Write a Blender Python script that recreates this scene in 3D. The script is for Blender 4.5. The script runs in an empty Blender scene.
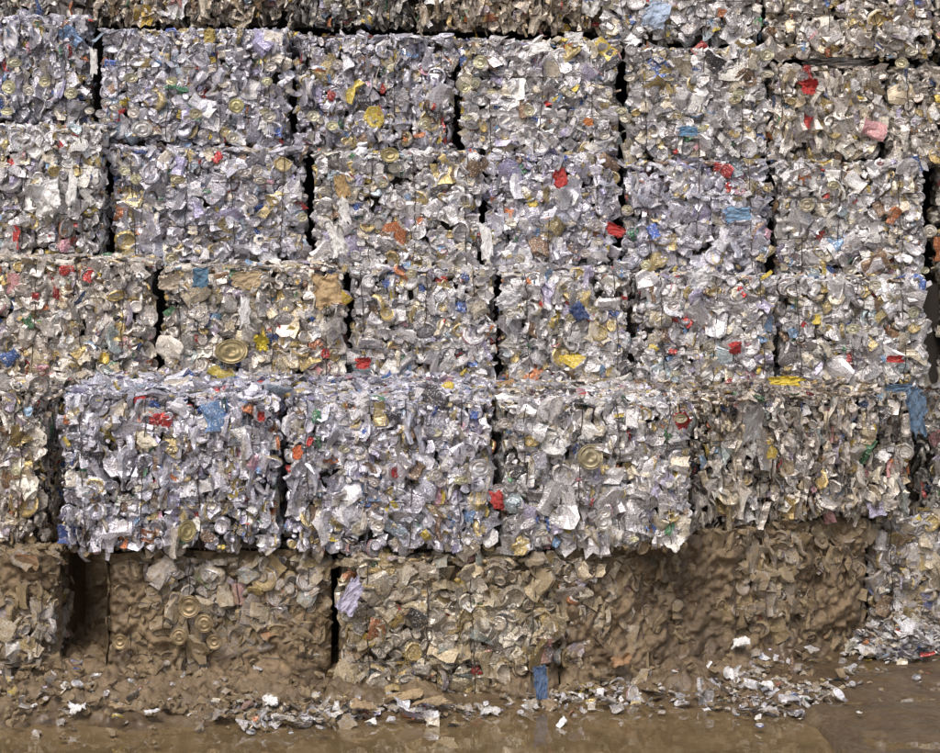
import bpy, math, numpy as np
from mathutils import Vector
rng=np.random.default_rng(7)
F=1950.0; HOR=180.0; CH=2.9
def PX(px,D): return (px-470.0)*D/F
def PZ(py,D): return CH+(HOR-py)*D/F
sc=bpy.context.scene
# ---------------------------------------------------------------- noise
def hsh(ix,iy,iz,s):
    v=np.sin(ix*127.1+iy*311.7+iz*74.7+s*53.3)*43758.5453
    return v-np.floor(v)
def vn(x,y,z,s=0.0):
    x,y,z=np.broadcast_arrays(np.asarray(x,float),np.asarray(y,float),np.asarray(z,float))
    ix,iy,iz=np.floor(x),np.floor(y),np.floor(z)
    fx,fy,fz=x-ix,y-iy,z-iz
    fx=fx*fx*(3-2*fx);fy=fy*fy*(3-2*fy);fz=fz*fz*(3-2*fz)
    def L(a,b,t): return a+(b-a)*t
    r=[]
    for dz in (0,1):
        r.append(L(L(hsh(ix,iy,iz+dz,s),hsh(ix+1,iy,iz+dz,s),fx),L(hsh(ix,iy+1,iz+dz,s),hsh(ix+1,iy+1,iz+dz,s),fx),fy))
    return L(r[0],r[1],fz)
def fbm(x,y,z,s=0.0,o=4):
    t=0;a=.5;n=0
    for k in range(o):
        t=t+a*vn(x*2**k,y*2**k,z*2**k,s+k*3.1);n+=a;a*=.5
    return t/n
# ---------------------------------------------------------------- materials
def newmat(name):
    m=bpy.data.materials.new(name);m.use_nodes=True
    nt=m.node_tree;b=nt.nodes['Principled BSDF'];return m,nt,b
def N(nt,t,**k):
    n=nt.nodes.new(t)
    for a,v in k.items():
        if a in('operation','blend_type','data_type','attribute_name','feature','noise_dimensions'): setattr(n,a,v)
        else: n.inputs[a].default_value=v
    return n
def mixc(nt,fac,a,b,bt='MIX'):
    n=nt.nodes.new('ShaderNodeMix');n.data_type='RGBA';n.blend_type=bt
    for i,v in((0,fac),(6,a),(7,b)):
        if isinstance(v,bpy.types.NodeSocket): nt.links.new(v,n.inputs[i])
        else: n.inputs[i].default_value=v
    return n.outputs[2]
def ramp(nt,src,pts):
    n=nt.nodes.new('ShaderNodeValToRGB');e=n.color_ramp.elements
    while len(e)<len(pts): e.new(.5)
    for i,(p,c) in enumerate(pts):
        e[i].position=p; e[i].color=(c,c,c,1) if not hasattr(c,'__len__') else (*c,1)
    nt.links.new(src,n.inputs[0]);return n.outputs[0]
def math_(nt,op,a,b=None):
    n=nt.nodes.new('ShaderNodeMath');n.operation=op
    for i,v in enumerate((a,b)):
        if v is None: continue
        if isinstance(v,bpy.types.NodeSocket): nt.links.new(v,n.inputs[i])
        else: n.inputs[i].default_value=v
    return n.outputs[0]
def coord(nt): return nt.nodes.new('ShaderNodeTexCoord').outputs['Object']
def noise(nt,co,scale,detail=4,rough=.6):
    n=nt.nodes.new('ShaderNodeTexNoise');n.inputs['Scale'].default_value=scale
    n.inputs['Detail'].default_value=detail;n.inputs['Roughness'].default_value=rough
    nt.links.new(co,n.inputs['Vector']);return n.outputs['Fac']

def mk_cans():
    m,nt,b=newmat('crushed_can_metal')
    co=coord(nt)
    col=N(nt,'ShaderNodeAttribute',attribute_name='Col').outputs['Color']
    mud=N(nt,'ShaderNodeAttribute',attribute_name='Mud').outputs['Fac']
    met=N(nt,'ShaderNodeAttribute',attribute_name='Met').outputs['Fac']
    n1=noise(nt,co,95,1,.6)
    c=mixc(nt,ramp(nt,n1,[(.59,0),(.63,.5)]),col,(.07,.07,.11,1))
    c=mixc(nt,ramp(nt,n1,[(.36,.5),(.40,0)]),c,(.84,.84,.83,1))
    n3=noise(nt,co,18,3,.75)
    c=mixc(nt,ramp(nt,n3,[(.52,0),(.72,.5)]),c,(.24,.18,.115,1))
    mf=math_(nt,'ADD',mud,math_(nt,'MULTIPLY',math_(nt,'SUBTRACT',n3,.5),1.8))
    mfc=nt.nodes.new('ShaderNodeClamp');nt.links.new(math_(nt,'MULTIPLY',mf,math_(nt,'MINIMUM',math_(nt,'MULTIPLY',mud,4),1.0)),mfc.inputs[0]);mf=mfc.outputs[0]
    mc=mixc(nt,ramp(nt,n3,[(.3,0),(.7,1)]),(0.13,0.092,0.052,1),(0.31,0.235,0.14,1))
    c=mixc(nt,mf,c,mc)
    nt.links.new(c,b.inputs['Base Color'])
    nt.links.new(math_(nt,'MULTIPLY',met,math_(nt,'SUBTRACT',1,mf)),b.inputs['Metallic'])
    r=math_(nt,'ADD',math_(nt,'MULTIPLY',mf,.35),ramp(nt,n3,[(.3,.28),(.7,.55)]))
    nt.links.new(r,b.inputs['Roughness'])
    bp=N(nt,'ShaderNodeBump',Strength=.5,Distance=.008)
    nt.links.new(n1,bp.inputs['Height']);nt.links.new(bp.outputs[0],b.inputs['Normal'])
    return m
def mk_mud(name='mud',wet=0.0,dark=(0.10,0.068,0.040),light=(0.34,0.25,0.15)):
    m,nt,b=newmat(name);co=coord(nt)
    a=noise(nt,co,3.5,4,.65);d=noise(nt,co,40,4,.7)
    f=math_(nt,'ADD',math_(nt,'MULTIPLY',a,.6),math_(nt,'MULTIPLY',d,.4))
    c=ramp(nt,f,[(.38,dark),(.5,tuple((x+y)/2 for x,y in zip(dark,light))),(.63,light)])
    wt=N(nt,'ShaderNodeAttribute',attribute_name='Wet').outputs['Fac']
    c=mixc(nt,math_(nt,'MULTIPLY',wt,.7),c,(.05,.034,.02,1))
    nt.links.new(c,b.inputs['Base Color'])
    rr=nt.nodes.new('ShaderNodeMapRange');nt.links.new(wt,rr.inputs[0]);rr.inputs[3].default_value=.85;rr.inputs[4].default_value=.12
    nt.links.new(rr.outputs[0],b.inputs['Roughness'])
    bp=N(nt,'ShaderNodeBump',Strength=.8,Distance=.014)
    bs=nt.nodes.new('ShaderNodeMapRange');nt.links.new(wt,bs.inputs[0]);bs.inputs[3].default_value=.95;bs.inputs[4].default_value=.10;nt.links.new(bs.outputs[0],bp.inputs['Strength'])
    nt.links.new(d,bp.inputs['Height']);nt.links.new(bp.outputs[0],b.inputs['Normal'])
    return m
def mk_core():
    m,nt,b=newmat('bale_core_shade')
    b.inputs['Base Color'].default_value=(.05,.043,.037,1);b.inputs['Roughness'].default_value=.9  # near-black colour paints the shade in crevices and seams between cans
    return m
MC={}
def mk_simple(name,col,rough=.6,met=0.,grime=.5,bump=.3,trans=0.):
    key=(name,tuple(round(x,3) for x in col),rough,met)
    if key in MC: return MC[key]
    m,nt,b=newmat(name);co=coord(nt)
    n1=noise(nt,co,14,4,.7);n2=noise(nt,co,60,2,.7)
    c=mixc(nt,ramp(nt,n1,[(.4,0),(.65,grime)]),(*col,1),(col[0]*.45+.05,col[1]*.42+.04,col[2]*.38+.03,1))
    c=mixc(nt,ramp(nt,n2,[(.52,0),(.66,grime)]),c,(.22,.17,.11,1))
    nt.links.new(c,b.inputs['Base Color']);b.inputs['Roughness'].default_value=rough;b.inputs['Metallic'].default_value=met
    bp=N(nt,'ShaderNodeBump',Strength=bump,Distance=.005)
    nt.links.new(n2,bp.inputs['Height']);nt.links.new(bp.outputs[0],b.inputs['Normal'])
    MC[key]=m;return m
M_can=mk_cans();M_mud=mk_mud();M_core=mk_core()
M_wire,_nt,_b=newmat('baling_wire_steel');_b.inputs['Base Color'].default_value=(.07,.055,.045,1);_b.inputs['Roughness'].default_value=.6;_b.inputs['Metallic'].default_value=.3
# ---------------------------------------------------------------- piece templates (all quads)
def grid_faces(nu,nv,wrap=False):
    f=[]
    for j in range(nv-1):
        for i in range(nu if wrap else nu-1):
            i2=(i+1)%nu
            f.append((j*nu+i,j*nu+i2,(j+1)*nu+i2,(j+1)*nu+i))
    return np.array(f)
T=[]   # (kind,verts,faces,mask)
def t_sheet(nu,nv,asp,amp,kd='s'):
    u,v=np.meshgrid(np.linspace(-.5,.5,nu),np.linspace(-.5,.5,nv))
    x=u.ravel().copy();y=v.ravel()*asp;z=np.zeros_like(x)
    for k in range(3 if kd=='s' else 6):
        a=rng.uniform(0,math.pi);o=rng.uniform(-.3,.3)
        z+=amp*rng.uniform(.4,1)*np.abs(x*math.cos(a)+y*math.sin(a)-o)*rng.choice([-1,1])*1.4
    z+=rng.normal(0,amp*.16,x.shape)
    j=.07*4/nu
    x+=rng.normal(0,j,x.shape);y+=rng.normal(0,j*asp,x.shape)
    if kd=='w':
        th=np.arctan2(y,x);k=1-.45*np.clip(2*np.maximum(abs(u.ravel()),abs(v.ravel())),0,1)**2*fbm(np.cos(th)*2.5+7*amp+nu*asp,np.sin(th)*2.5,asp*9,3);x*=k;y*=k
    z-=z.mean()
    fc=grid_faces(nu,nv)
    cu=rng.uniform(-.3,.3);mx=np.array([(x[f].mean()>cu) for f in fc]).astype(int)
    T.append((kd,np.stack([x,y,z],1),fc,mx))
def t_puck():
    n=12;rs=[(.01,-.06),(.33,-.05),(.39,.04),(.46,-.01),(.47,-.12),(.42,-.24)]
    a=np.arange(n)/n*2*math.pi;V=[]
    sq=rng.uniform(.55,1);w=rng.normal(0,.05,n);tw=rng.uniform(-.3,.3);fo=rng.uniform(0,math.pi)
    for k,(r,z) in enumerate(rs):
        jit=rng.normal(0,.045 if k>3 else .01,n)
        rr=r*(1+w*.8+jit)
        x=rr*np.cos(a);y=rr*np.sin(a)*sq
        zz=z+tw*np.abs(x*math.cos(fo)+y*math.sin(fo))+rng.normal(0,.03 if k>3 else .009,n)
        V.append(np.stack([x,y,zz],1))
    V=np.concatenate(V);fc=grid_faces(n,len(rs),True)
    m=np.repeat(np.array([0,0,0,1,1]),n);T.append(('p',V,fc,m))
def t_tube():
    n=8;a=np.arange(n)/n*2*math.pi;V=[]
    bend=rng.uniform(-.4,.4);fl=rng.uniform(.14,.34)
    prof=[.05,.40,.44,.44,.40,.05];pin=rng.uniform(.6,1.1,6)
    ys=np.array([-.55,-.56,-.22,.15,.56,.54])*rng.uniform(.6,1)+rng.normal(0,.03,6)
    for k in range(6):
        r=prof[k]*(1+rng.normal(0,.08,n))
        x=r*np.cos(a)*pin[k];z=r*np.sin(a)*fl+bend*abs(ys[k])+rng.normal(0,.035,n)
        y=ys[k]+rng.normal(0,.035,n)
        V.append(np.stack([x,y,z],1))
    V=np.concatenate(V);fc=grid_faces(n,6,True);m=np.repeat(np.array([0,1,1,1,0]),n)
    T.append(('t',V,fc,m))
def t_strip():
    nu,nv=2,7
    u,v=np.meshgrid(np.linspace(-.12,.12,nu),np.linspace(-.7,.7,nv))
    x=u.ravel()*rng.uniform(.7,1.6);y=v.ravel()
    z=.12*np.sin(y*rng.uniform(2,7)+rng.uniform(0,6))+rng.normal(0,.03,x.shape);x=x+.12*np.sin(y*rng.uniform(1,5))
    fc=grid_faces(nu,nv);T.append(('r',np.stack([x,y,z],1),fc,np.ones(len(fc),int)))
for i in range(16): t_sheet(5,4,rng.uniform(.5,1.1),rng.uniform(.15,.5))
for i in range(14): t_puck()
for i in range(16): t_tube()
for i in range(5): t_strip()
for i in range(10): t_sheet(10,10,rng.uniform(.4,1.1),rng.uniform(.10,.25),'w')
KIND=np.array([t[0] for t in T])
def wts(**k):
    w=np.array([k.get(q,0.) for q in KIND]);return w/w.sum()
PW=wts(s=1.0,p=2.3,t=1.5,r=.6);PW_edge=wts(s=1.7,p=.5,t=1.2,r=3.2);PW_w=wts(w=1.);PW_m=wts(s=.6,p=3.,t=1.2,r=.2)
# palette: r,g,b,weight,metallic
PAL=np.array([
 (.70,.69,.72,24,.48),(.77,.77,.81,20,.48),(.58,.57,.60,14,.5),(.84,.84,.84,12,.1),(.86,.84,.79,6,0),
 (.34,.33,.35,7,.5),(.66,.60,.47,9,.4),(.60,.48,.22,5,.5),(.73,.66,.53,6,.15),(.07,.068,.075,4,.2),
 (.07,.14,.42,2.0,.3),(.22,.38,.62,1.6,.2),(.52,.04,.035,1.7,.2),(.62,.22,.08,1.2,.2),(.08,.26,.13,1.4,.2),
 (.68,.52,.07,2.0,.2),(.27,.17,.10,3,.2),(.50,.47,.66,4,.4),(.66,.36,.42,1.2,.2),(.42,.52,.58,2.2,.4)])
def set_mesh(name,V,Fq,mat,cols=None,attrs=None,smooth=False):
    me=bpy.data.meshes.new(name)
    nv=len(V);nf=len(Fq);k=Fq.shape[1]
    me.vertices.add(nv);me.vertices.foreach_set('co',np.ascontiguousarray(V,dtype=np.float32).ravel())
    me.loops.add(nf*k);me.loops.foreach_set('vertex_index',np.ascontiguousarray(Fq,dtype=np.int32).ravel())
    me.polygons.add(nf);me.polygons.foreach_set('loop_start',np.arange(0,nf*k,k,dtype=np.int32))
    me.update(calc_edges=True)
    me.polygons.foreach_set('use_smooth',np.full(nf,smooth))
    if cols is not None:
        a=me.attributes.new('Col','FLOAT_COLOR','FACE');a.data.foreach_set('color',np.ascontiguousarray(cols,dtype=np.float32).ravel())
    for n,(dom,arr) in (attrs or {}).items():
        a=me.attributes.new(n,'FLOAT',dom);a.data.foreach_set('value',np.ascontiguousarray(arr,dtype=np.float32).ravel())
    me.materials.append(mat)
    ob=bpy.data.objects.new(name,me);sc.collection.objects.link(ob);return ob
def nrm(v): return v/np.maximum(np.linalg.norm(v,axis=1,keepdims=True),1e-6)
def pieces(pos,n,size,tdir=None,tint=(1,1,1),mud=None,pw=None,palw=None,flat=1.0,val=(.56,1.12)):
    K=len(pos);n=nrm(n)
    r=rng.normal(size=(K,3)) if tdir is None else tdir
    t=nrm(r-n*np.sum(r*n,1,keepdims=True));b=np.cross(n,t)
    t,b=-b,t
    pw=PW if pw is None else pw
    if pw.ndim==1: ti=rng.choice(len(T),K,p=pw)
    else:
        cs=np.cumsum(pw,1);ti=np.clip((rng.random((K,1))>cs).sum(1),0,len(T)-1)
    w=PAL[:,3] if palw is None else PAL[:,3]*palw; w=w/w.sum()
    c1=rng.choice(len(PAL),K,p=w);c2=rng.choice(len(PAL),K,p=w)
    silver=rng.random(K)<.22;c1=np.where(silver,rng.integers(0,3,K),c1)
    c2=np.where(rng.random(K)<.35,c1,c2)
    val=rng.uniform(val[0],val[1],(K,1))
    colr=np.isin(c1,[10,11,12,13,14,15]);size=np.where(colr,np.minimum(size,.075),size)
    if mud is None: mud=np.zeros(K)
    Vs=[];Fs=[];Cs=[];Ms=[];Us=[];off=0
    for k in range(len(T)):
        idx=np.nonzero(ti==k)[0]
        if len(idx)==0: continue
        kd,tv,tf,tm=T[k];s=size[idx][:,None,None]
        if kd=='r': s=s*1.3
        if kd=='t': s=s*1.15
        P=pos[idx][:,None,:]+s*(tv[None,:,0:1]*t[idx][:,None,:]+tv[None,:,1:2]*b[idx][:,None,:]+flat*tv[None,:,2:3]*n[idx][:,None,:])
        nv=len(tv);ff=tf[None]+(np.arange(len(idx))*nv)[:,None,None]+off;off+=nv*len(idx)
        a=PAL[c1[idx],:3]*val[idx];d=PAL[c2[idx],:3]*val[idx]
        if kd=='w': d=a
        if kd=='p':
            a=PAL[np.where(rng.random(len(idx))<.13,7,rng.integers(0,3,len(idx))),:3]*val[idx]
        C=np.where(tm[None,:,None]==1,d[:,None,:],a[:,None,:])*rng.uniform(.9,1.08,(len(idx),len(tf),1))
        C=np.minimum(C*np.array(tint),.9);C=np.concatenate([C,np.ones(C.shape[:2]+(1,))],2)
        m=np.where(tm[None,:]==1,PAL[c2[idx],4][:,None],PAL[c1[idx],4][:,None])
        if kd=='w': m=m*0
        Vs.append(P.reshape(-1,3));Fs.append(ff.reshape(-1,4));Cs.append(C.reshape(-1,4));Ms.append(m.ravel())
        Us.append(np.repeat(mud[idx],len(tf)))
    return np.concatenate(Vs),np.concatenate(Fs),np.concatenate(Cs),np.concatenate(Ms),np.concatenate(Us)
def pieces_obj(name,*a,**k):
    V,Fq,C,Mt,U=pieces(*a,**k)
    return set_mesh(name,V,Fq,M_can,C,{'Met':('FACE',Mt),'Mud':('FACE',U)})
# ---------------------------------------------------------------- mud amount over the bottom row (world x,z)
D5P=np.array([-260,-60,57,105,330,560,600,700,870,940,1200.]);D5D=np.array([10.95,10.95,10.9,11.0,11.0,10.95,11.05,11.5,12.1,12.2,12.3])
X5=PX(D5P,D5D)
def mudamt(x,z):
    mp=np.array([-260,50,110,190,325,337,480,560,640,700,860,880,1200.]);mv=np.array([.85,.85,.95,.72,.74,.22,.22,.45,.75,1.0,.95,.25,.25])
    X=PX(mp,np.interp(mp,D5P,D5D));m=np.interp(x,X,mv)
    m=m+(np.clip(.35-z,0,1))*.6
    m=m+(fbm(x*3,z*3,0,5)-.5)*1.1
    return np.where(z>.84,np.clip((1.05-z)*1.4,0,1)*np.clip((x-1.2)*.8,0,.55)+ (fbm(x*5,z*5,2,6)-.5)*.25*(x>1.2),m)
# ---------------------------------------------------------------- bales
whitep=np.ones(len(PAL));whitep[[3,4]]=3;whitep[[0,1,2,5,9,16]]=.2;whitep[[11,18,15,10,12,13]]=1.5
def bale(px0,px1,yt,yb,DL,DR=None,mode=.0,tint=(1,1,1),dens=1.0,size=1.0,depth=1.5,topd=None,mud=0,palw=None,sidev=.35,wires=True,tilt=.36,scr=15):
    DR=DL if DR is None else DR;Dm=(DL+DR)/2
    A=np.array([PX(px0,DL),DL,0.]);B=np.array([PX(px1,DR),DR,0.])
    z0,z1=PZ(yb,Dm),PZ(yt,Dm)
    U=B-A;W=np.linalg.norm(U);U/=W;NO=np.array([U[1],-U[0],0.]);Z=np.array([0,0,1.]);H=z1-z0
    seed=rng.uniform(0,100)
    topd=.45 if topd is None else topd
    ins=.055
    V=[];Fq=[]
    def sheet(fn,nu,nv):
        o=len(V)
        for j in range(nv):
            for i in range(nu): V.append(fn(i/(nu-1),j/(nv-1)))
        for f in grid_faces(nu,nv): Fq.append([q+o for q in f])
    sheet(lambda u,v:A+U*(ins+u*(W-2*ins))-NO*(ins+.04)+Z*(z0+.01+v*(H-ins-.01))+NO*(vn(u*9+seed,v*7,0)-.5)*.03*min(1,8*min(u,1-u,v+.05,1-v)),24,16)
    sheet(lambda u,v:A+U*(ins+u*(W-2*ins))-NO*(ins+.04+v*(depth-ins))+Z*(z1-ins),8,8)
    for e in (0,1):
        sheet(lambda u,v:A+U*(ins+e*(W-2*ins))-NO*(ins+.04+u*(depth-ins))+Z*(z0+.01+v*(H-ins-.01)),8,8)
    V=np.array(V);Fq=np.array(Fq)
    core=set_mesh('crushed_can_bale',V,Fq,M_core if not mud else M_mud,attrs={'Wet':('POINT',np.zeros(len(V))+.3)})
    base=980*dens/(size**1.6)
    r1=rng.uniform(.06,.13);rv=rng.uniform(.05,.11)
    sk=rng.normal(0,.010)
    def bulge(u,v):
        eu=np.clip(np.minimum(u,W-u),0,r1)/r1;ev=np.clip(np.minimum(v,(H-v)*1.6),0,rv)/rv
        return -.085*(1-eu)**2-.060*(1-ev)**2+.07*(fbm(u*3+seed,v*3,seed)-.5)*2*.8
    P=[];NN=[];TD=[];SM=[]
    K=int(base*(W*H))
    u=rng.uniform(.022,W-.022,K);v=rng.uniform(.010,H-.016,K)
    dep=rng.uniform(-.055,.016,K)
    p=A+U*u[:,None]+Z*(z0+v)[:,None]+NO*(bulge(u,v)+dep)[:,None]
    sag=(fbm(u*2.2+seed,0,0,1)-.5)*.09*(v/H)-(.014*np.sin(u/W*math.pi))*(v/H)
    p=p+Z*sag[:,None]+U*((fbm(v*4,seed,0,2)-.5)*.05+sk*(v/H-.5)*2)[:,None]
    P.append(p)
    g=rng.normal(size=(K,3));md=np.clip(mode+(fbm(u*2.2+seed,v*2.2,3)-.5)*1.1,0,1)
    edge=rng.random(K)<md
    a=np.where(edge,.45,1.0);bb=np.where(edge,1.0,tilt);cc=np.where(edge,.2,tilt+.04)
    n=NO*(a*(np.abs(g[:,0])*.2+.9))[:,None]+U*(bb*g[:,1]*1.05)[:,None]+Z*(cc*g[:,2]+.05)[:,None]
    NN.append(n)
    td=Z*np.where(edge,2.5,.15)[:,None]+rng.normal(size=(K,3))*.6;TD.append(td)
    e=np.minimum(np.minimum(u,W-u),np.minimum(v,H-v));SM.append(np.clip(.58+e*5,.58,1))
    for e,s in ((0,-1),(1,1)):
        K2=int(base*.6*sidev*H);w=rng.uniform(.03,sidev,K2);v2=rng.uniform(.02,H-.03,K2)
        P.append(A+U*(e*W+s*(-.04))-NO*(w+.05)[:,None]+Z*(z0+v2)[:,None]+U*(s*rng.uniform(-.03,.010,K2))[:,None])
        NN.append(U*s*1.0+rng.normal(size=(K2,3))*.3);TD.append(rng.normal(size=(K2,3)));SM.append(np.full(K2,.85))
    K3=int(base*.8*topd*W);w=rng.uniform(.03,topd,K3);u3=rng.uniform(.03,W-.03,K3)
    P.append(A+U*u3[:,None]-NO*w[:,None]+Z*(z1+rng.uniform(-.055,-.015,K3))[:,None])
    NN.append(Z*1.0+rng.normal(size=(K3,3))*.22);TD.append(rng.normal(size=(K3,3)));SM.append(np.full(K3,.9))
    P=np.concatenate(P);NN=np.concatenate(NN);TD=np.concatenate(TD);SM=np.concatenate(SM)
    S=np.exp(rng.normal(math.log(.073),.40,len(P)))*size;S=np.clip(S,.03,.16)
    S=S*SM
    pwm=np.tile(PW_edge if mode>.5 else (PW_m if mud else PW),(len(P),1))
    mu=mudamt(P[:,0],P[:,2]) if mud or yb>500 else np.zeros(len(P))
    mu=np.clip(mu,0,1)
    if mud: keep=rng.random(len(P))>np.clip((mu-.7)*1.5,0,.6);P,NN,TD,S,mu,pwm=P[keep],NN[keep],TD[keep],S[keep],mu[keep],pwm[keep]
    ob=pieces_obj('cans',P,NN,S,TD,tint=tint,mud=mu,pw=pwm,palw=palw)
    ob.parent=core
    ns=int(scr*W*H*(.4 if mud else 1.3))
    if ns:
        u=rng.uniform(.06,W-.06,ns);v=rng.uniform(.05,H-.05,ns)
        p=A+U*u[:,None]+Z*(z0+v)[:,None]+NO*(bulge(u,v)+.012)[:,None]
        n=NO+U*rng.normal(0,.3,(ns,1))+Z*rng.normal(.1,.3,(ns,1))
        so=pieces_obj('paper_scraps',p,n,np.exp(rng.normal(math.log(.085),.35,ns)),pw=PW_w,palw=whitep,mud=np.clip(mudamt(p[:,0],p[:,2]),0,1)*(1. if mud else 0.),flat=1.,val=(.7,1.05));so.parent=core
    if wires:
        WV=[];WF=[]
        nw=max(3,int(W/.27));xs=(np.arange(nw)+.5)/nw*W+rng.normal(0,.03,nw)
        def tube(path,S1,r):
            o=len(WV)
            for q in path:
                for aa in range(4):
                    th=aa*math.pi/2;WV.append(q+S1*r*math.cos(th)+NO*r*math.sin(th))
            for f in grid_faces(4,len(path),True): WF.append([k+o for k in f])
        for x in xs:
            ns=22;zz=np.linspace(0.01,H-.02,ns);wob=rng.normal(0,.004,ns)+.014*np.sin(zz*5+x*9)
            yy=bulge(np.full(ns,x),zz)+.022+rng.normal(0,.009,ns)
            tube(A+U*(x+wob)[:,None]+Z*(z0+zz)[:,None]+NO*yy[:,None],U,.003)
        for hfrac in (.33,.68):
            ns=40;uu=np.linspace(.03,W-.03,ns);hv=np.full(ns,H*hfrac)+rng.normal(0,.003,ns)+.012*np.sin(uu*4+seed)
            yy=bulge(uu,hv)+.017+rng.normal(0,.009,ns)
            tube(A+U*uu[:,None]+Z*(z0+hv)[:,None]+NO*yy[:,None],Z,.0024)
        w=set_mesh('baling_wire',np.array(WV),np.array(WF),M_wire);w.parent=core
    return core
cool=(.96,.96,1.04);neu=(1.03,1.01,.98);warm=(1.03,.96,.84);dim=(.72,.69,.62);brn=(.76,.66,.52);light=(1.08,1.06,1.04)
for a in [(-230,-60,-95,22,13.9,None,.3,neu),(-60,90,-90,22,13.8,None,.6,dim),(90,282,-90,26,13.6,None,.95,brn),(282,413,-90,28,13.6,None,.9,dim),
          (413,602,-90,32,13.35,None,.8,brn),(602,766,-88,44,13.0,None,.1,neu),(766,937,-85,60,12.98,None,.2,warm),(938,1120,-85,60,13.1,None,.2,warm)]:
    bale(*a,dens=.8,sidev=.2,topd=.2)
for a in [(-230,-62,18,124,13.5,None,.3,cool),(-62,90,14,126,13.45,None,.5,cool),(99,290,28,146,12.95,None,.15,cool),(294,456,34,150,13.05,None,.5,cool),(460,621,38,156,12.95,None,.0,light),
          (626,768,46,160,12.9,None,.15,neu),(770,885,64,160,12.9,12.95,.3,warm),(888,1012,66,166,13.0,None,.2,warm),(1014,1180,66,166,13.0,None,.2,warm)]:
    bale(*a,sidev=.25)
for a in [(-250,-60,130,256,12.6,None,.2,neu),(-59,104,124,256,12.55,None,.3,neu),(110,305,146,266,12.75,None,.15,cool),(310,481,150,270,12.7,None,.0,light),(484,617,152,270,12.75,None,.2,cool),
          (624,771,160,275,12.7,None,.1,cool),(776,926,160,278,12.75,None,.05,neu),(937,1100,150,278,13.1,None,.3,warm)]:
    bale(*a,sidev=.25)
for a in [(-250,-44,258,388,12.1,None,.2,neu),(-42,153,256,388,12.1,12.15,.35,warm),(160,345,264,390,12.2,None,.0,warm),(350,496,268,390,12.25,None,.1,neu),(499,631,268,390,12.3,None,.2,neu),
          (634,777,274,388,12.3,None,.1,light),(780,930,276,388,12.35,None,.15,neu),(942,1110,262,388,12.9,None,.3,dim)]:
    bale(*a,sidev=.25)
for a in [(-260,-64,392,548,11.2,None,.4,cool),(-62,42,386,550,11.3,11.2,.4,warm),(59,280,392,553,10.9,10.9,.5,cool),(284,495,396,554,10.93,10.95,.45,cool),(502,692,400,553,10.95,11.1,.35,neu),
          (696,916,394,522,11.55,12.05,1.2,warm),(922,1090,392,516,12.5,None,.6,dim)]:
    bale(*a,topd=1.3,sidev=.6,depth=2.0)
gold=np.ones(len(PAL));gold[[6,7,8]]=3.2;gold[[0,1,2]]*=.5;gold[[10,11,12,17]]*=.5
for a in [(-260,-64,552,700,10.95,None,.1,neu),(-60,57,552,700,10.9,None,.1,neu),(105,331,555,705,11.0,None,.0,neu),(336,560,556,715,10.9,10.95,.05,(.80,.73,.58)),(561,703,550,700,11.0,11.5,.2,warm),(703,869,520,668,11.5,12.1,.3,warm),(871,1100,516,660,12.15,12.3,.2,neu)]:
    bale(*a,mud=1,palw=gold,dens=.9,size=1.2,depth=1.8,sidev=.05 if a[0]==105 else .5,tilt=.33)
# backing mass of bales, plain boxes painted shade-dark to close the gaps
def box(name,x0,x1,y0,y1,z0,z1,mat,n=14,wet=1.):
    V=[];Fq=[]
    def sh(o,a,b):
        k=len(V)
        for j in range(n):
            for i in range(n):
                p=np.array(o)+np.array(a)*i/(n-1)+np.array(b)*j/(n-1);V.append(p)
        for f in grid_faces(n,n): Fq.append([q+k for q in f])
    dx_,dy_,dz_=(x1-x0,0,0),(0,y1-y0,0),(0,0,z1-z0)
    sh((x0,y0,z0),dx_,dz_);sh((x0,y0,z1),dx_,dy_);sh((x0,y0,z0),dy_,dz_);sh((x1,y0,z0),dy_,dz_);sh((x0,y1,z0),dx_,dz_)
    V=np.array(V);V[:,1]+=(fbm(V[:,0]*6,V[:,2]*6,0,3)-.5)*.12
    return set_mesh(name,V,np.array(Fq),mat,attrs={'Wet':('POINT',np.full(len(V),wet))})
box('bale_stack_backing',-5.6,5.2,14.3,17,0,4.5,M_core)
box('bale_stack_backing',-5.6,5.2,13.1,14.2,0,2.2,M_core)
box('mud_block',-2.42,-1.9,12.0,12.9,-.1,.9,M_mud,40,.6)  # back of the recess; wet value darkens its mud to paint the shade
# ---------------------------------------------------------------- mud slump plastered over the bottom bales
def mudsheet(p0,p1,zt):
    xa=PX(p0,np.interp(p0,D5P,D5D));xb=PX(p1,np.interp(p1,D5P,D5D));st=.010
    xs=np.arange(xa,xb,st);zs=np.arange(-.05,zt,st);X,Zz=np.meshgrid(xs,zs)
    Dy=np.interp(X,X5,D5D);m=mudamt(X,Zz)
    e=np.minimum(X-xa,xb-X);e=np.clip(e,0,.08)/.08
    rid=1-np.abs(fbm(X*8,Zz*8,6,14,3)*2-1)*2
    off=(m-.82)*.13+(fbm(X*9,Zz*9,3,8,5)-.5)*.12+(fbm(X*30,Zz*30,4,2,4)-.5)*.08+(rid-.5)*.03+np.clip(.22-Zz,0,1)*.7*fbm(X*2,0,0,3)-.10*(1-e)**2
    off=np.minimum(off,.22)-.018
    Y=Dy-off
    V=np.stack([X.ravel(),Y.ravel(),Zz.ravel()],1)
    wet=np.clip((.18-Zz)*5,0,1)*.75+np.clip((fbm(X*5,Zz*2,1,9)-.5)*2.2,0,.5)
    return set_mesh('mud_slump',V,grid_faces(len(xs),len(zs)),M_mud,attrs={'Wet':('POINT',np.clip(wet,0,.8).ravel())},smooth=True)
mudsheet(-260,57,.80);mudsheet(105,331,.80);mudsheet(337,560,.70);mudsheet(561,869,.83)
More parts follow.
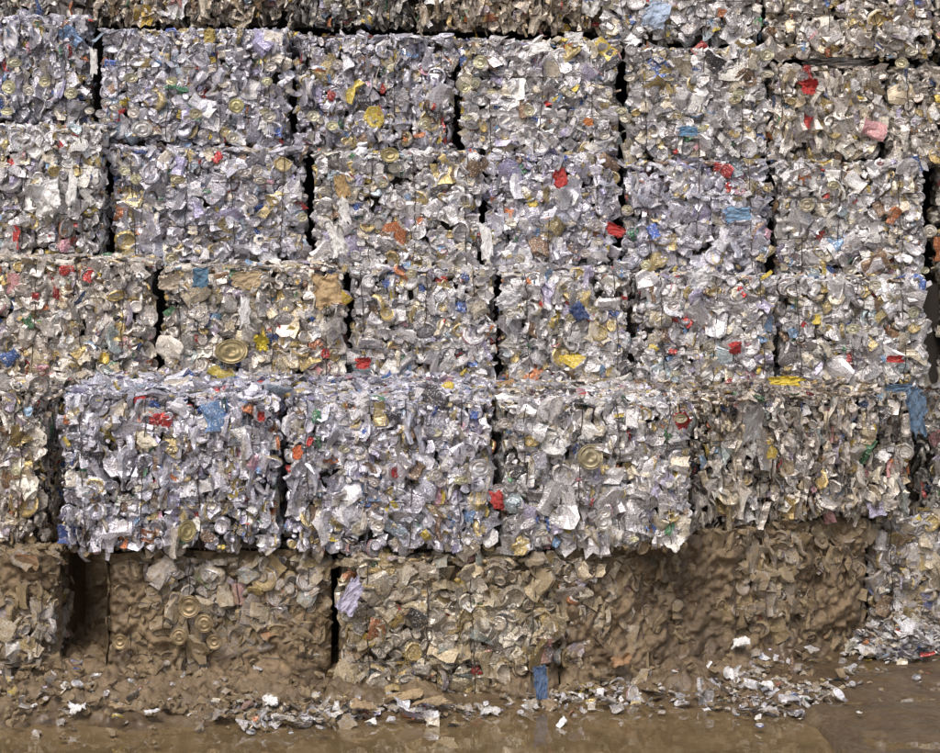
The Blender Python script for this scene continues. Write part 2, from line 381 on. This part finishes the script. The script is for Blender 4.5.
st=.012;ys_=np.arange(11.0,12.1,st);zs_=np.arange(-.05,.8,st);Yg,Zg=np.meshgrid(ys_,zs_);x0=PX(105,11.0)
Xg=x0+.02-(fbm(Yg*5,Zg*5,0,4)-.5)*.08
set_mesh('mud_slump',np.stack([Xg.ravel(),Yg.ravel()+.01,Zg.ravel()],1),grid_faces(len(ys_),len(zs_)),M_mud,attrs={'Wet':('POINT',np.full(Xg.size,.3))},smooth=True)
# ---------------------------------------------------------------- ground sheet
def shore(x):
    p=np.array([(-900,732),(-100,730),(0,727),(120,730),(200,728),(260,723),(330,718),(420,716),(465,704),(540,700),(590,694),(640,702),(700,708),(770,716),(800,718),(822,735),(850,775),(900,830),(1500,900.)])
    D=CH*F/(p[:,1]-HOR);X=(p[:,0]-470)*D/F
    return np.interp(x,X,D)
dx=.0135
xs=np.concatenate([-np.geomspace(400,3.6,26)[:-1],np.arange(-3.6,3.6,dx),np.geomspace(3.6,400,26)])
ys=np.concatenate([-np.geomspace(400,1,14),np.linspace(0,9.2,20)[:-1],np.arange(9.2,12.9,dx),np.geomspace(13,500,20)])
X,Y=np.meshgrid(xs,ys)
sh=shore(X)+(fbm(X*4,Y*4,0,21)-.5)*.32+(fbm(X*16,Y*16,0,22)-.5)*.12
t=Y-sh
cap=np.interp(X,[-4,-2.3,-1.2,-.3,0,.5,1.2,1.8,2.1,3],[.22,.20,.14,.10,.03,.04,.10,.05,.014,.014])
h=np.where(t>0,cap*(1-np.exp(-t*.35/np.maximum(cap,.01))),np.maximum(t*.35,-.12))
land=np.clip(t*6,0,1)*np.clip(cap/.1,.12,1.0)
h=h+land*((fbm(X*7,Y*7,0,31)-.5)*.15+(fbm(X*26,Y*26,0,32,4)-.5)*.10)
h=h+(X>1.7)*(t>.1)*(fbm(X*2.5,Y*5,0,33,3)-.56)*.06
near=(np.abs(X)<3.6)&(Y>9.2)&(Y<13);h=np.where(near,h,np.where(Y<9.2,-.03,.05))
h=np.where((~near)&(Y<5),.04,h);h=np.where((np.abs(X)>6),.06,h)
wet=np.clip(1-t*1.6,0,1)*.85;wet=np.maximum(wet,np.clip((X-1.55)*3,0,1)*.9*(Y<12.3))
wet=np.clip(np.maximum(wet,.25+(fbm(X*3,Y*3,0,41)-.5)*1.2),0,1)
set_mesh('ground',np.stack([X.ravel(),Y.ravel(),h.ravel()],1),grid_faces(len(xs),len(ys)),M_mud,attrs={'Wet':('POINT',wet.ravel())},smooth=True)
# water
m,nt,b=newmat('muddy_water');co=coord(nt)
c=mixc(nt,ramp(nt,noise(nt,co,2.2,4),[(.35,0),(.65,1)]),(.12,.082,.04,1),(.22,.155,.08,1));nt.links.new(c,b.inputs['Base Color'])
b.inputs['Roughness'].default_value=.015;b.inputs['IOR'].default_value=1.85
bp=N(nt,'ShaderNodeBump',Strength=.06,Distance=.02);nt.links.new(noise(nt,co,5,2),bp.inputs['Height']);nt.links.new(bp.outputs[0],b.inputs['Normal'])
xs=np.linspace(-6,6,40);ys=np.linspace(5,12.4,30);X,Y=np.meshgrid(xs,ys)
set_mesh('puddle_water',np.stack([X.ravel(),Y.ravel(),np.zeros(X.size)+.002],1),grid_faces(40,30),m,smooth=True)
# ---------------------------------------------------------------- litter on the ground
whiteP=np.ones(len(PAL));whiteP[[3,4]]=2.5;whiteP[[16,8]]=3.5
PW_l=wts(s=1.5,p=1.,t=1.,r=.6,w=1.6)
def litter(cl,name='litter_pile',mm=.45,pw=None,flat=.8):
    P=[];S=[];MU=[]
    for (px,py,sx,sy,n,s,zup) in cl:
        a=rng.normal(px,sx,n);bq=rng.normal(py,sy,n);bq=np.clip(bq,655,760)
        D=CH*F/(bq-HOR);D=np.minimum(D,np.interp(PX(a,D),X5,D5D)-.06)
        x=PX(a,D);z=np.abs(rng.normal(0,zup,n))+.015
        P.append(np.stack([x,D,z],1));S.append(np.exp(rng.normal(math.log(s),.4,n)));MU.append(np.clip(rng.normal(mm,.3,n),0,.95 if mm<.9 else 1.4))
    P=np.concatenate(P);S=np.clip(np.concatenate(S),.02,.17);MU=np.concatenate(MU)
    n=np.array([0,0,1.])+rng.normal(size=P.shape)*.4
    return pieces_obj(name,P,n,S,mud=MU,palw=whiteP,flat=flat,pw=PW_l if pw is None else pw)
litter([(280,720,35,8,120,.05,.03),(170,703,60,13,110,.045,.08),(60,705,40,12,60,.05,.12),(390,712,45,6,110,.055,.025),(460,714,60,5,60,.035,.01)],mm=.35)
litter([(640,690,40,9,190,.045,.025),(720,688,40,12,340,.05,.035),(780,703,30,10,150,.045,.025),(740,666,35,5,130,.05,.04),(840,680,30,10,30,.035,.01),(560,704,30,5,50,.04,.02)],mm=.4)
litter([(905,640,25,8,220,.065,.09),(890,655,20,5,100,.05,.04)],mm=.1)
litter([(100,702,90,14,420,.036,.07),(250,712,60,9,260,.034,.04),(680,676,60,8,160,.04,.05),(20,700,30,14,120,.045,.10)],name='mud_clods',mm=1.3,pw=wts(t=1),flat=1.8)
P=np.stack([rng.uniform(-2.6,2.5,500),rng.uniform(11.2,12.2,500),rng.uniform(1.60,1.66,500)],1);P[:,1]+=np.clip(P[:,0]-1.2,0,2)*.35
pieces_obj('loose_cans',P,np.array([0,0,1.])+rng.normal(size=P.shape)*.35,np.exp(rng.normal(math.log(.055),.3,500)),flat=1,tint=(.7,.6,.48))
# ---------------------------------------------------------------- individual items
def rag(name,px,py,D,w,h,col,rot=0,rough=.7,amp=.35,tilt=0,lift=.05,n=26,met=0.,z=None):
    sx=w*D/F;sz=h*D/F;s=rng.uniform(0,90)
    u,v=np.meshgrid(np.linspace(-1,1,n),np.linspace(-1,1,n));u=u.ravel();v=v.ravel()
    th=np.arctan2(v,u);r=np.maximum(abs(u),abs(v));k=1-.5*r**3*(fbm(np.cos(th)*2.6+s,np.sin(th)*2.6,0,4)*1.9-.25)-.12*r*(abs(u*v))
    x=u*k*sx/2;zz=v*k*sz/2
    m=min(sx,sz);y=np.zeros_like(x)
    for q in range(7):
        a=rng.uniform(0,math.pi);o=rng.uniform(-.7,.7);y=y+rng.choice([-1,1])*rng.uniform(.3,1)*np.abs(u*math.cos(a)+v*math.sin(a)-o+.25*(fbm(u*2+q,v*2,s,3,2)-.5))
    y=y*amp*m*.33+(fbm(u*4+s,v*4,1,9,3)-.5)*amp*m*.6
    y-=y.mean()
    c,sn=math.cos(rot),math.sin(rot);x,zz=x*c-zz*sn,x*sn+zz*c
    if tilt: y,zz=y*math.cos(tilt)+zz*math.sin(tilt),zz*math.cos(tilt)-y*math.sin(tilt)
    C=(PX(px,D),D-lift,PZ(py,D) if z is None else z)
    V=np.stack([x+C[0],y+C[1],zz+C[2]],1)
    mt=mk_simple(name+'_mat',col,rough,met,.45,.3)
    return set_mesh(name,V,grid_faces(n,n),mt,smooth=False)
W_=(.8,.8,.8);bagc=(.72,.73,.76)
rag('plastic_bag',48,198,12.5,42,52,W_,.2,amp=.5);rag('plastic_bag',74,190,12.5,16,46,W_,-.1);rag('plastic_bag',337,240,12.65,22,50,W_,.3,amp=.5)
rag('plastic_bag',487,242,12.65,18,50,W_,.1);rag('plastic_bag',508,300,12.2,34,38,bagc,-.5);rag('plastic_bag',700,278,12.2,34,28,bagc,0)
rag('plastic_bag',246,310,12.1,14,40,W_,0);rag('plastic_bag',170,282,12.1,34,24,(.6,.52,.42),0);rag('plastic_bag',352,594,10.8,26,50,(.5,.48,.62),-.5,amp=.5)
rag('paper_sheet',345,210,12.6,14,40,W_,.2);rag('paper_sheet',95,62,13.3,12,40,W_,0);rag('paper_sheet',575,38,12.9,24,16,W_,0);rag('paper_sheet',540,48,12.9,34,18,W_,.1)
rag('plastic_sheet',656,16,12.9,34,40,(.42,.52,.68),-.3);rag('plastic_sheet',737,214,12.6,40,20,(.2,.36,.55),0);rag('plastic_sheet',688,131,12.8,28,14,(.15,.32,.52),0)
rag('plastic_sheet',202,278,12.1,26,30,(.08,.18,.28),0);rag('plastic_sheet',578,312,12.2,22,28,(.05,.09,.24),.6)
rag('cardboard_piece',328,290,12.05,42,46,(.50,.36,.20),.15,.85,.3);rag('cardboard_piece',248,279,12.1,42,24,(.45,.35,.22),.1,.85,.3);rag('cardboard_piece',342,186,12.6,20,34,(.5,.35,.17),.3,.85,.3)
rag('cardboard_piece',506,384,12.0,28,14,(.4,.25,.13),.2,.85,.2)
RD=(.45,.04,.04)
for q in [(560,179,12.65,20,26,.3),(808,87,12.8,22,22,0),(615,230,12.6,28,16,-.4),(364,362,12.15,20,16,0),(735,347,12.2,18,18,0),(681,419,11.0,22,24,.4),(497,499,10.85,18,26,.2),(262,415,10.8,11,14,0),(893,358,12.25,24,10,0)]:
    rag('red_wrapper',*q[:5],RD,q[5],amp=.6)
rag('orange_wrapper',298,452,10.8,14,20,(.6,.14,.05),.2);rag('orange_wrapper',588,122,12.8,14,12,(.55,.2,.06),0)
rag('yellow_bag',783,380,11.6,42,14,(.68,.52,.04),.05,.5,.4);rag('yellow_can',262,342,12.1,20,24,(.65,.54,.06),.1,.4,.4,met=.3);rag('yellow_can',211,36,12.9,20,20,(.52,.42,.15),.1,.4,.4)
rag('denim_rag',914,410,11.95,26,70,(.12,.20,.31),.12,.9,.5);rag('denim_rag',897,387,12.0,40,11,(.12,.20,.31),0,.9,.4);rag('blue_rag',540,678,10.85,20,52,(.12,.20,.36),.1,.9,.5,lift=.12)
rag('grey_plate',752,421,11.55,28,56,(.33,.33,.33),-.1,.5,.1,met=.5,lift=.08);rag('grey_plate',540,460,10.9,20,26,(.4,.4,.46),.2,.4,.15,met=.4)
rag('black_plastic_strip',835,62,12.85,110,13,(.02,.02,.02),.0,.5,.5);rag('plastic_bag',690,522,11.3,22,30,(.22,.2,.18),.3)
for (px,py,w,h,c,nm) in [(64,703,24,18,W_,'plastic_bag'),(78,724,24,16,W_,'plastic_bag'),(176,696,28,24,W_,'plastic_bag'),(235,697,18,20,(.6,.45,.33),'plastic_bag'),(270,716,22,18,W_,'plastic_bag'),
     (405,712,60,20,(.4,.3,.17),'cardboard_piece'),(430,718,50,14,(.36,.27,.16),'cardboard_piece'),(365,722,40,12,(.38,.28,.17),'cardboard_piece'),(731,690,26,20,W_,'plastic_bag'),(742,645,26,12,W_,'plastic_bag'),(620,665,30,16,(.4,.25,.14),'cardboard_piece'),
     (905,628,30,22,bagc,'plastic_bag'),(925,640,30,24,bagc,'plastic_bag'),(765,700,24,14,W_,'plastic_bag'),(120,722,36,10,(.36,.27,.16),'cardboard_piece'),(152,728,20,8,bagc,'plastic_bag')]:
    D=CH*F/(max(py,664)-HOR);D=min(D,float(np.interp(PX(px,D),X5,D5D))-.15)
    rag(nm,px,py,D,w,h*1.4,c,rng.uniform(-.3,.3),.6,.5,tilt=1.0,lift=0,z=max(PZ(py,D),.07)+.02)
def lid(px,py,D,rp,col,sq=1.,tx=0.):
    rp=rp*.85;r=rp*D/F;n=40;rs=[(.02,0),(.3,0),(.32,.02),(.5,.02),(.52,0),(.74,0),(.78,.05),(.84,.05),(.88,-.04),(.95,.06),(1,.05),(1,-.08)]
    V=[]
    for (a,z) in rs:
        th=np.arange(n)/n*2*math.pi;V.append(np.stack([r*a*np.cos(th),-r*z*1.3+tx*r*a*np.cos(th)+.12*r*np.sin(2*th+px)*a+.03*r*np.sin(5*th)*a,r*a*np.sin(th)*sq],1))
    V=np.concatenate(V)+np.array([PX(px,D),D-.035,PZ(py,D)])
    set_mesh('paint_can_lid',V,grid_faces(n,len(rs),True),mk_simple('lid_metal',col,.45,.4,.8,.4),smooth=True)
lid(232,351,12.15,19,(.46,.38,.2),.75,.2);lid(590,456,10.95,15,(.42,.37,.24),1,.1);lid(143,129,12.9,12,(.55,.55,.55),.8,.2);lid(603,521,10.95,10,(.6,.6,.6),.95,.1);lid(237,106,12.9,9,(.42,.39,.2),1,.1)
lid(390,155,12.65,11,(.42,.36,.18),.8,.1);lid(480,467,10.85,13,(.6,.6,.62),.8,.3);lid(806,205,12.7,9,(.5,.46,.35),.9)
lid(188,530,10.85,10,(.42,.36,.17),1.3,.6);lid(121,640,10.93,9,(.35,.26,.14));lid(190,605,10.93,13,(.33,.25,.14));lid(215,640,10.93,9,(.33,.25,.14));lid(205,622,10.93,11,(.33,.25,.14));lid(180,635,10.93,10,(.33,.25,.14))
for k in range(150):
    r5=rng.integers(0,3)
    px=rng.uniform(0,930);py,D=[(rng.uniform(50,140),12.9),(rng.uniform(165,375),12.45),(rng.uniform(410,540),10.95)][r5]
    if r5==1: D=12.7 if py<268 else 12.2
    if r5==2 and px>695: continue
    q=rng.integers(0,8)/8
    g=.46+.2*q;lid(px,py,D,rng.uniform(5.5,8.5),(g,g*(.92+.08*((q*3)%1)),g*(.62+.38*((q*5)%1))),rng.uniform(.55,1),rng.uniform(-.6,.6))
# ---------------------------------------------------------------- camera, light
cam=bpy.data.cameras.new('camera');co_=bpy.data.objects.new('camera',cam);sc.collection.objects.link(co_)
co_.location=(0,0,CH);co_.rotation_euler=(math.radians(90),0,0);cam.sensor_width=36;cam.lens=36*F/940;cam.shift_y=-(376.5-HOR)/940;cam.clip_end=2000
sc.camera=co_
w=bpy.data.worlds.new('World');sc.world=w;w.use_nodes=True;nt=w.node_tree
sk=nt.nodes.new('ShaderNodeTexSky');sk.sky_type='NISHITA';sk.sun_disc=False
el,az=math.radians(52),math.radians(197)
sk.sun_elevation=el;sk.sun_rotation=az
sk.dust_density=5;sk.air_density=1.0
bg=nt.nodes['Background'];bg.inputs[1].default_value=.15;nt.links.new(sk.outputs[0],bg.inputs[0])
l=bpy.data.lights.new('sun','SUN');l.energy=1.5;l.angle=math.radians(14);l.color=(1,.96,.91)
lo=bpy.data.objects.new('sun',l);sc.collection.objects.link(lo)
d=Vector((math.sin(az)*math.cos(el),math.cos(az)*math.cos(el),math.sin(el)))
lo.rotation_euler=d.to_track_quat('Z','Y').to_euler()
sc.view_settings.view_transform='Standard';sc.view_settings.look='None';sc.view_settings.exposure=0
